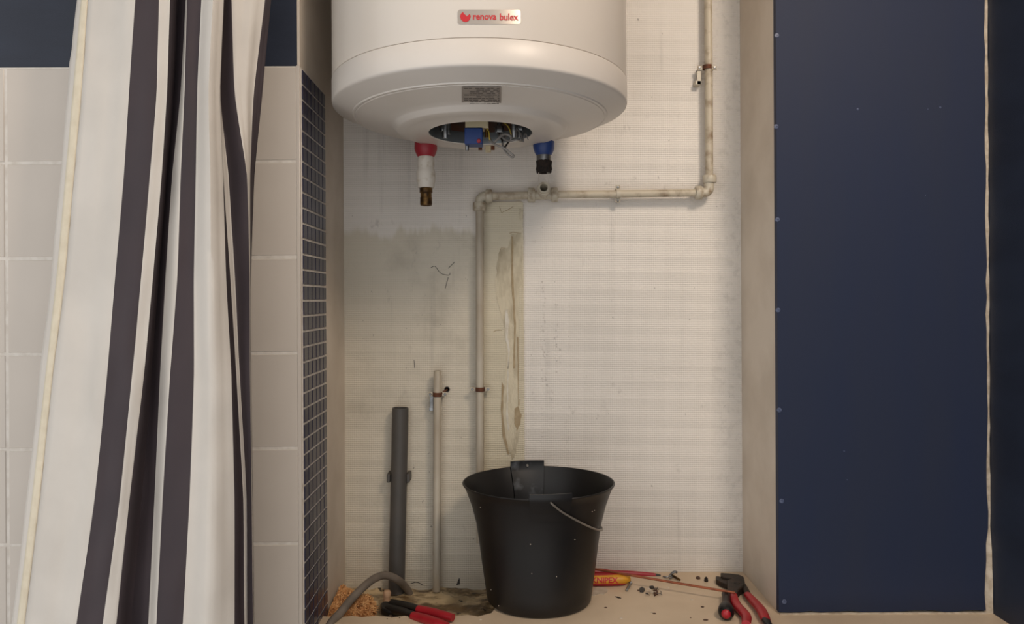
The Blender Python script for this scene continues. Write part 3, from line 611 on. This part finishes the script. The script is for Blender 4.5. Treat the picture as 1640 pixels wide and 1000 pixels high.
# ------------------------------------------------------------------ black bucket
BX, BY = 0.0555, 1.347; SY = 0.900
bk = thing('bucket', (BX, BY, zf), 'black plastic bucket with a wire handle standing in the alcove', 'bucket')
bprof = [(.0, 0.004), (.080, .004), (.084, .0), (.090, .0012), (.0945, .006), (.0965, .02), (.1035, .07), (.1085, .11), (.1140, .145), (.1215, .175), (.1300, .199), (.1350, .2105), (.1375, .2130), (.1385, .2150), (.1375, .2165), (.1355, .2160), (.1335, .2115), (.1280, .199), (.1190, .175), (.1115, .145), (.1060, .11), (.101, .07), (.0940, .02), (.0880, .009), (0, .008)]
MB().lathe(bprof, (BX, BY, zf), seg=96, sy=SY).build('bucket_body', 'black', bk, smooth=50)
def brad(t):
    pr = bprof[3:14]
    for (r0, t0), (r1, t1) in zip(pr, pr[1:]):
        if t0 <= t <= t1: return r0 + (r1 - r0) * (t - t0) / max(1e-6, t1 - t0)
    return .1385
af = math.atan2(-.125 / SY, .0158); ab = math.atan2(.125 / SY, -.0185)
def lug(ang, t0, t1, inner, name):
    da = .0335 / .131; vs = []; m_ = MB(); ts = [t0 + (t1 - t0) * k / 8 for k in range(9)]
    for sgn in (0, 1):
        for t in ts:
            for k in range(9):
                a = ang - da + 2 * da * k / 8; rb = brad(min(t, .212)) if t < .2 else max(brad(min(t, .2140)), .132)
                rb = rb + (.0010 + .0030 * sgn if not inner else -.0042 - .0030 * sgn + .0)
                vs.append((BX + rb * math.cos(a), BY + rb * SY * math.sin(a), zf + t))
    N = 81; fs = []
    for s2 in (0, 1):
        fs += [(s2 * N + j * 9 + k, s2 * N + j * 9 + k + 1, s2 * N + (j + 1) * 9 + k + 1, s2 * N + (j + 1) * 9 + k) for j in range(8) for k in range(8)]
    ring = [k for k in range(9)] + [j * 9 + 8 for j in range(1, 9)] + [72 + k for k in range(7, -1, -1)] + [j * 9 for j in range(7, 0, -1)]
    fs += [(ring[i], ring[(i + 1) % len(ring)], N + ring[(i + 1) % len(ring)], N + ring[i]) for i in range(len(ring))]
    return m_.add(vs, fs).build(name, 'scuffed' if inner else 'black', bk, smooth=40)
lf = lug(af, .176, .2255, False, 'front_lug'); lb = lug(ab, .150, .2285, True, 'back_lug')
MB().lathe([(0, .0016), (.0026, .0012), (.003, 0)], (BX + .1300 * math.cos(ab), BY + .1300 * SY * math.sin(ab) - .0005, zf + .219), (0, -1, 0), 12).build('handle_eye', 'wire', lb)
pth = []
for k in range(25):
    u = k / 24; a = af + (ab - af) * u; s_ = math.sin(u * PI)
    t = .2110 - .082 * s_ ** .8 + .004 * u; rb = brad(min(t, .213)) + .0030 + .0045 * (1 - s_) 
    pth.append((BX + rb * math.cos(a), BY + rb * SY * math.sin(a), zf + t))
pth = [(BX + (brad(.20) - .004) * math.cos(af), BY + (brad(.2) - .004) * SY * math.sin(af), zf + .2115)] + pth
pth.append((BX + .126 * math.cos(ab), BY + .126 * SY * math.sin(ab), zf + .219))
random.seed(21)
for px, py in ((762, 797), (770, 823), (939, 827), (943, 826), (847, 922), (845, 873), (785, 966), (797, 988), (884, 928), (912, 870)):
    dx = (px - 861) / FPX * BY; t = (1000 - py) / 1000 * 1.06; rr_ = brad(min(max(t, .01), .21)); sy_ = -SY * math.sqrt(max(rr_ ** 2 - dx ** 2, 1e-6)); q = Vector((BX + dx, BY + sy_, zf + t)); nrm = Vector((dx, sy_ / SY, 0)).normalized()
    MB().lathe([(0, .0005), (.0007, .0004), (.0012, -.0006)], q, nrm, 7, sx=random.uniform(.6, 1.3)).build('paint_fleck', 'flake', bk)
MB().tube(smooth_path(pth, 3), .0017, 10).build('wire_handle', 'wire', bk)

# ------------------------------------------------------------------ things lying on the shelf
def grip(mb, pts, rad, squash=.8, mi=0, seg=14):
    p = smooth_path(pts, 8); return mb.tube(p, lerp_list(rad, len(p)), seg, squash, mi=mi)
# pliers on the right
pl = thing('pliers', F(1180, 950, HF), 'open pliers with blackened jaws and red dipped handles by the cream side wall', 'pliers')
def flat(pix, h, thick): return MB().prism([F(x, y, h) for x, y in pix], (0, 0, -thick))
flat([(1154, 917.5), (1168, 918.6), (1184, 920.5), (1191, 924), (1191, 929), (1178, 930), (1170, 927.5), (1160, 925.5), (1154, 923.5)], HF + .014, .010).build('jaw', 'black_steel', pl, bevel=.0015)
flat([(1146, 923), (1151, 923), (1160, 926.5), (1171, 929), (1173, 935), (1166, 936.5), (1157, 934), (1147, 928.5)], HF + .011, .0095).build('jaw', 'black_steel', pl, bevel=.0015)
pv_ = flat([(1164, 929), (1172, 927), (1184, 922.5), (1191.5, 924), (1193, 932), (1191, 938), (1184, 944), (1181, 949), (1166, 947), (1165, 938)], HF + .0155, .014).build('pivot_block', 'black_steel', pl, bevel=.002)
MB().lathe([(0, .0012), (.005, .001), (.006, 0)], F(1180, 934, HF + .0155), (0, 0, 1), 16).build('rivet', 'black_steel', pv_)
grip(MB(), [F(1187, 936, HF + .008), F(1194, 946, HF + .008), F(1199, 955, HF + .008)], [.0075, .0065, .006], .8).build('shank', 'black_steel', pl)
grip(MB(), [F(1173, 945, HF + .0085), F(1175, 958, HF + .0085), F(1180, 970, HF + .0085), F(1190, 981, HF + .009), F(1195.5, 989, HF + .009), F(1195, 1000, HF + .009)], [.0072, .0080, .0085, .0088, .0085, .0075]).build('handle', 'red_grip', pl)
h2 = grip(MB(), [F(1197, 953, HF + .0085), F(1208, 965, HF + .0085), F(1219, 978, HF + .009), F(1225, 990, HF + .009), F(1228, 996, HF + .009)], [.0068, .0085, .009, .0085, .007]).build('handle', 'red_grip', pl)
grip(MB(), [F(1226.5, 994, HF + .009), F(1231, 1001, HF + .009), F(1235, 1007, HF + .008)], [.0074, .006, .004]).build('handle_tip', 'black', h2)
# stubby screwdriver
a = F(1163, 984, HF + .0135); b = F(1163, 952, HF + .0095); ax = (b - a).normalized(); L = (b - a).length
sd = thing('stubby_screwdriver', (a.x, a.y, zf), 'short black screwdriver handle with a red end cap beside the pliers', 'screwdriver')
bd_ = MB().lathe([(.0080, -.0005), (.0115, .003), (.0136, .010), (.0134, .018), (.0108, .032), (.0082, .041), (.0072, .050), (.0074, L - .012), (.0082, L - .004), (.0072, L), (0, L)], a, ax, 28).build('handle', 'black', sd)
MB().lathe([(0, -.0045), (.0040, -.004), (.0068, -.0022), (.0082, 0), (.0082, .002)], a, ax, 24).build('end_cap', 'red_grip', sd)
for dx, dz_ in ((-.004, .010), (.002, .0115)): MB().lathe([(0, .0005), (.0012, .0003), (.0015, 0)], a + ax * .010 + Vector((dx, -.002, dz_)), (0, -.4, 1), 8).build('paint_fleck', 'flake', bd_)
# copper rod resting on handle and pliers
r0, r1 = F(950, 911.5, HF + .0235), F(1177, 950, HF + .0195)
tag(MB().tube([r0, r0.lerp(r1, .35) + Vector((0, 0, -.0003)), r0.lerp(r1, .7), r1], .0022, 10).build('copper_rod', 'copper'), 'thin copper coloured rod lying across the tools to the pliers', 'rod')
# insulated pliers, yellow and red
ip = thing('insulated_pliers', F(960, 937, HF), 'insulated pliers with red and yellow handles half hidden behind the bucket', 'pliers')
ya = [Vector((.128, 1.448, zf + .0105)), F(940, 928.5, HF + .0105), F(970, 929.5, HF + .0105), F(996, 928.5, HF + .0108), F(1007, 927, HF + .0108)]
yh = grip(MB(), ya, [.0075, .0095, .0102, .0102, .0078], .95, seg=20).build('handle', 'yellow_grip', ip)
grip(MB(), [q + Vector((0, -.0012, -.0042)) for q in ya[:-1]] + [ya[-1] + Vector((-.004, 0, -.004))], [.006, .0078, .0084, .0078, .004], .80).build('red_underside', 'red_grip', yh)
grip(MB(), [q + Vector((-.004, .004, .0036)) for q in ya[:-1]] + [ya[-1] + Vector((-.020, .004, .0030))], [.006, .0078, .0084, .0078, .004], .9).build('red_back', 'red_grip', yh)
grip(MB(), [Vector((.128, 1.458, zf + .012)), P(962, 916.5, 1.458), P(985, 918, 1.458)], [.006, .0075, .005], .9).build('handle', 'red_grip', ip)
MB().prism([Vector((x, y, zf + .016)) for x, y in ((.132, 1.440), (.136, 1.462), (.115, 1.470), (.085, 1.468), (.084, 1.458), (.112, 1.448))], (0, 0, -.012)).build('jaw', 'black_steel', ip, bevel=.0015)
vs, fs = text_tris('KNIPEX', .03)
from mathutils.bvhtree import BVHTree
hme = yh.data; bvh = BVHTree.FromPolygons([v.co + ip.location for v in hme.vertices], [tuple(p.vertices) for p in hme.polygons])
tv = []; eye = Vector((0, 0, ZC))
for u, v in vs:
    d = (P(948 + u * 42, 934.2 - v * 12.5, 1.0) - eye).normalized(); hit = bvh.ray_cast(eye, d)
    tv.append((hit[0] if hit[0] else eye + d * 1.44) - d * .0007)
MB().add(tv, fs).build('lettering', 'red_print', yh, smooth=0)
# thin red shaft behind
tag(grip(MB(), [P(968, 917, 1.466), P(1005, 918.6, 1.466), P(1040, 921, 1.464), P(1050, 921.8, 1.463)], [.0040, .0050, .0044, .0036], 1.0).build('red_shaft', 'red_plastic'), 'slim dark red tool shaft with black tip lying against the wall', 'tool shaft')
o = bpy.data.objects['red_shaft']
MB().tube([P(1049, 921.8, 1.463), P(1053, 922.1, 1.4625), P(1058, 922.6, 1.462)], [.0034, .003, .0022], 10).build('tip', 'black', o)
# pliers on the left
lp = thing('slip_joint_pliers', F(670, 985, HF), 'black pliers with bright red handles lying on the rotten left floor', 'pliers')
flat([(609, 966), (616, 962.5), (632, 964), (650, 967), (652, 976), (640, 980), (622, 979), (610, 975)], HF - .008, .013).build('head', 'black', lp, bevel=.003)
grip(MB(), [F(628, 968, HF - .010), F(650, 971.5, HF - .004), F(672, 977, HF + .006)], [.0100, .0092, .0078], .85).build('shank', 'black', lp)
grip(MB(), [F(622, 975, HF - .012), F(645, 981, HF - .006), F(664, 987, HF + .002)], [.0095, .0090, .0078], .85).build('shank', 'black', lp)
grip(MB(), [F(669.5, 976.5, HF + .0075), F(690, 981, HF + .0085), F(712, 986.8, HF + .0085), F(725.5, 990, HF + .0085)], [.0080, .0085, .0084, .0070], .9).build('handle', 'red_grip', lp)
grip(MB(), [F(661.5, 986.8, HF + .003), F(680, 991.5, HF + .006), F(700, 998, HF + .0085), F(716, 1003.5, HF + .0085)], [.0080, .0085, .0084, .0070], .9).build('handle', 'red_grip', lp)
p = F(660, 977.5, HF + .0075); q = F(667, 979.2, HF + .0085)
# grey hose
hp = [P(660, 962, 1.462), P(653, 946, 1.452), P(645, 936, 1.435), P(634, 927.5, 1.41), P(618, 922, 1.395), P(601, 926.5, 1.37), P(583, 940, 1.34), P(563, 960, 1.31), P(546, 981, 1.28), P(530, 999, 1.255), P(515, 1030, 1.225)]
hp = [p + Vector((0, 0, 0)) for p in hp]
tag(MB().tube(smooth_path(hp, 8), .0072, 18).build('rubber_hose', 'hose'), 'grey rubber hose arching over the wood fibre heap', 'hose')
# heap of wood fibre : lumpy core and loose fibres
def heap_h(x, y):
    h = 0
    for px, py, rx, ry, hh in ((524, 965, .034, .085, .040), (577, 979, .028, .040, .034), (562, 985, .04, .045, .028), (540, 973, .034, .075, .031)):
        c = F(px, py, HL + .008); d = ((x - c.x) / rx) ** 2 + ((y - c.y) / ry) ** 2
        if d < 1: h = max(h, hh * (1 - d) ** .42)
    return h
fh = thing('wood_fibre_heap', (-.27, 1.36, zl), 'orange heap of loose wood fibre in the corner under the hose', 'fibre heap')
mb = MB(); n1, n2 = 60, 60; X0, X1, Y0, Y1 = XL + .0045, -.19, 1.287, 1.44
def hp_pt(x, y):
    h = heap_h(x, y); return Vector((x, y, zl - .004 + (h * (1 + .35 * noise.noise(Vector((x * 90, y * 90, 2)))) if h else 0)))
mb.v = [hp_pt(X0 + (X1 - X0) * i / n1, Y0 + (Y1 - Y0) * j / n2) for j in range(n2 + 1) for i in range(n1 + 1)]
for j in range(n2):
    for i in range(n1):
        q = (j * (n1 + 1) + i, j * (n1 + 1) + i + 1, (j + 1) * (n1 + 1) + i + 1, (j + 1) * (n1 + 1) + i)
        if max(mb.v[k].z for k in q) > zl - .0038: mb.f.append(q); mb.m.append(0)
mb.build('fibre_core', 'straw', fh, smooth=60)
mb = MB(); cnt = 0
while cnt < 4200:
    x, y = random.uniform(X0 + .002, X1), random.uniform(Y0, Y1); h = heap_h(x, y)
    if h < .004: continue
    p = hp_pt(x, y) + Vector((0, 0, .0005)); d = Vector((random.gauss(0, 1), random.gauss(0, 1), random.gauss(0, .55))).normalized() * random.uniform(.0025, .0075)
    a, b = p - d, p + d
    if min(a.x, b.x) < XL + .005: continue
    u = d.cross(Vector((0, 0, 1))).normalized() * random.uniform(.0004, .0010); v_ = Vector((0, 0, .0004))
    mb.add([a - u, a + u, a + v_, b - u, b + u, b + v_], [(0, 1, 2), (3, 5, 4), (0, 3, 4, 1), (1, 4, 5, 2), (2, 5, 3, 0)], cnt % 2); cnt += 1
o = mb.build('loose_fibres', ['straw', 'straw2'], fh, smooth=0); o['kind'] = 'stuff'
# stub behind the pliers head
c = F(619, 966, HL + .006); c.z = zl - .001
mb = MB().lathe([(0, 0), (.0065, 0), (.0068, .012), (.0058, .016), (.0072, .019), (.0075, .026), (.0055, .030), (0, .031)], c, (.05, 0, 1), 16)
tag(mb.build('wooden_plug', 'plug', smooth=50), 'small beige plug standing behind the black pliers head', 'plug')
# small debris
def chip(pix, h, m, label, cat='chip', name='debris_chip', group=None, th=.0015, dome=0):
    vs = [F(x, y, h) for x, y in pix]; return tag(MB().prism(vs, (0, 0, th)).build(name, m, smooth=0), label, cat, group)
chip([(951, 944), (958, 941), (968, 942.5), (974, 946), (972, 950.5), (967, 953), (960, 952.2), (953, 955), (948, 955)], HF, 'flake', 'pale flake of paint lying below the yellow handle', 'paint flake', 'paint_flake')
chip([(985, 956.5), (990, 957), (995, 959), (990, 958.8)], HF, 'bore', 'thin dark splinter on the shelf near the bucket', 'splinter', 'splinter', th=.0012)
sb = thing('steel_pin', F(1006, 941, HF), 'small shiny steel pin standing out beside the yellow handle', 'pin')
a, b = F(1003.5, 946, HF + .0028), F(1010, 934, HF + .005); ax = b - a
MB().lathe([(0, 0), (.0022, .0006), (.0025, .002), (.0025, ax.length - .004), (.0036, ax.length - .003), (.0036, ax.length), (0, ax.length)], a, ax, 14).build('shank', 'steel', sb)
def curl(px, py, r, turns, m, h0=.002, seed=0, wid=.002):
    rnd = random.Random(seed); c = F(px, py, HF); pts = []
    for k in range(16):
        t = k / 15; a = turns * 2 * PI * t + rnd.random() * .3; pts.append(c + Vector((r * math.cos(a) * (1 - .4 * t), r * .8 * math.sin(a) * (1 - .4 * t), h0 + .007 * t * rnd.uniform(.6, 1))))
    return MB().tube(pts, wid * .5, 6, .5)
for i, (px, py, r, tn, m) in enumerate(((1040, 951, .0055, 1.3, 'flake'), (1050, 947, .006, 1.0, 'print'), (1047, 953, .0075, .9, 'flake'), (1056, 955, .005, 1.1, 'steel'), (1037, 956, .004, .8, 'print'))):
    tag(curl(px, py, r, tn, m, seed=i).build('metal_curl', m), {'flake': 'pale curled scrap in the small pile of shavings on the shelf', 'print': 'dark curled scrap in the small pile of shavings on the shelf', 'steel': 'shiny steel curl at the edge of the pile of shavings'}[m], 'shaving', 'shavings in the small pile on the shelf')
for i, (pix, m) in enumerate((([(1024, 946), (1028, 943.5), (1033, 946.5), (1030, 950), (1025, 949.5)], 'print'), ([(1040, 942.5), (1045, 941.5), (1048, 943.5), (1043, 944.5)], 'print'), ([(1046, 949), (1052, 947), (1054, 953), (1048, 956)], 'dark'))):
    chip(pix, HF, m, 'dark crumb beside the curled shavings on the shelf', 'crumb', 'debris_crumb', 'dark crumbs beside the shavings', .004)
hk = thing('screw_hook', F(1075, 926, HF), 'small bent metal hook and screw near the wall by the red shaft', 'hook')
MB().tube(smooth_path([F(1062, 924, HF + .003), F(1068, 925, HF + .004), F(1074, 922.5, HF + .006), F(1076, 925.5, HF + .004), F(1072, 927, HF + .003)], 6), .0016, 8).build('hook_wire', 'steel', hk)
MB().tube(smooth_path([F(1073, 923, HF + .004), F(1076, 919, HF + .010), F(1081, 916, HF + .014), F(1084, 917.5, HF + .012)], 6), .0024, 8).build('hook_arm', 'steel', hk)
MB().tube([F(1077, 922.5, HF + .005), F(1083, 926, HF + .004), F(1089, 929.5, HF + .003)], [.0026, .0024, .002], 10).build('screw_shank', 'brass', hk)
for i, (px, py, r) in enumerate(((1118, 927.5, .0045), (1131, 932, .004))):
    c = F(px, py, HF); mb = MB().lathe([(r * .9, 0), (r, .0015), (r * .8, .0035 + .003 * i), (r * .3, .005 + .004 * i), (0, .005 + .004 * i)], c, (0, 0, 1), 7)
    tag(mb.build('debris_crumb', 'dark' if i == 0 else 'hemp', smooth=0), ('flat dark crumb near the wall left of the pliers jaws', 'upright greenish dark crumb left of the pliers jaws')[i], 'crumb')
random.seed(11)
for i, (px, py) in enumerate(((1108, 961), (1125, 973), (970, 974), (1044, 982), (1048, 983.5), (1106, 990), (1070, 942), (1022, 946.5), (1130, 994), (995, 991), (620, 992), (628, 989), (634, 993), (640, 990), (625, 987), (770, 993))):
    c = F(px, py, HF); r = random.uniform(.0012, .0024)
    mb = MB().lathe([(r, 0), (r * .9, r * .5), (r * .3, r * .8), (0, r * .8)], c, (0, 0, 1), 6, sx=random.uniform(.8, 2.0))
    tag(mb.build('grit', 'dark' if i % 3 else 'flake', smooth=0), ('tiny dark speck' if i % 3 else 'tiny pale speck') + (' of grit beside the black pliers and fibre heap' if 10 <= i < 15 else ' of grit lying on the cream shelf'), 'grit', 'specks of grit on the cream shelf')
for o in bpy.data.objects:
    if '_o' in o: del o['_o']
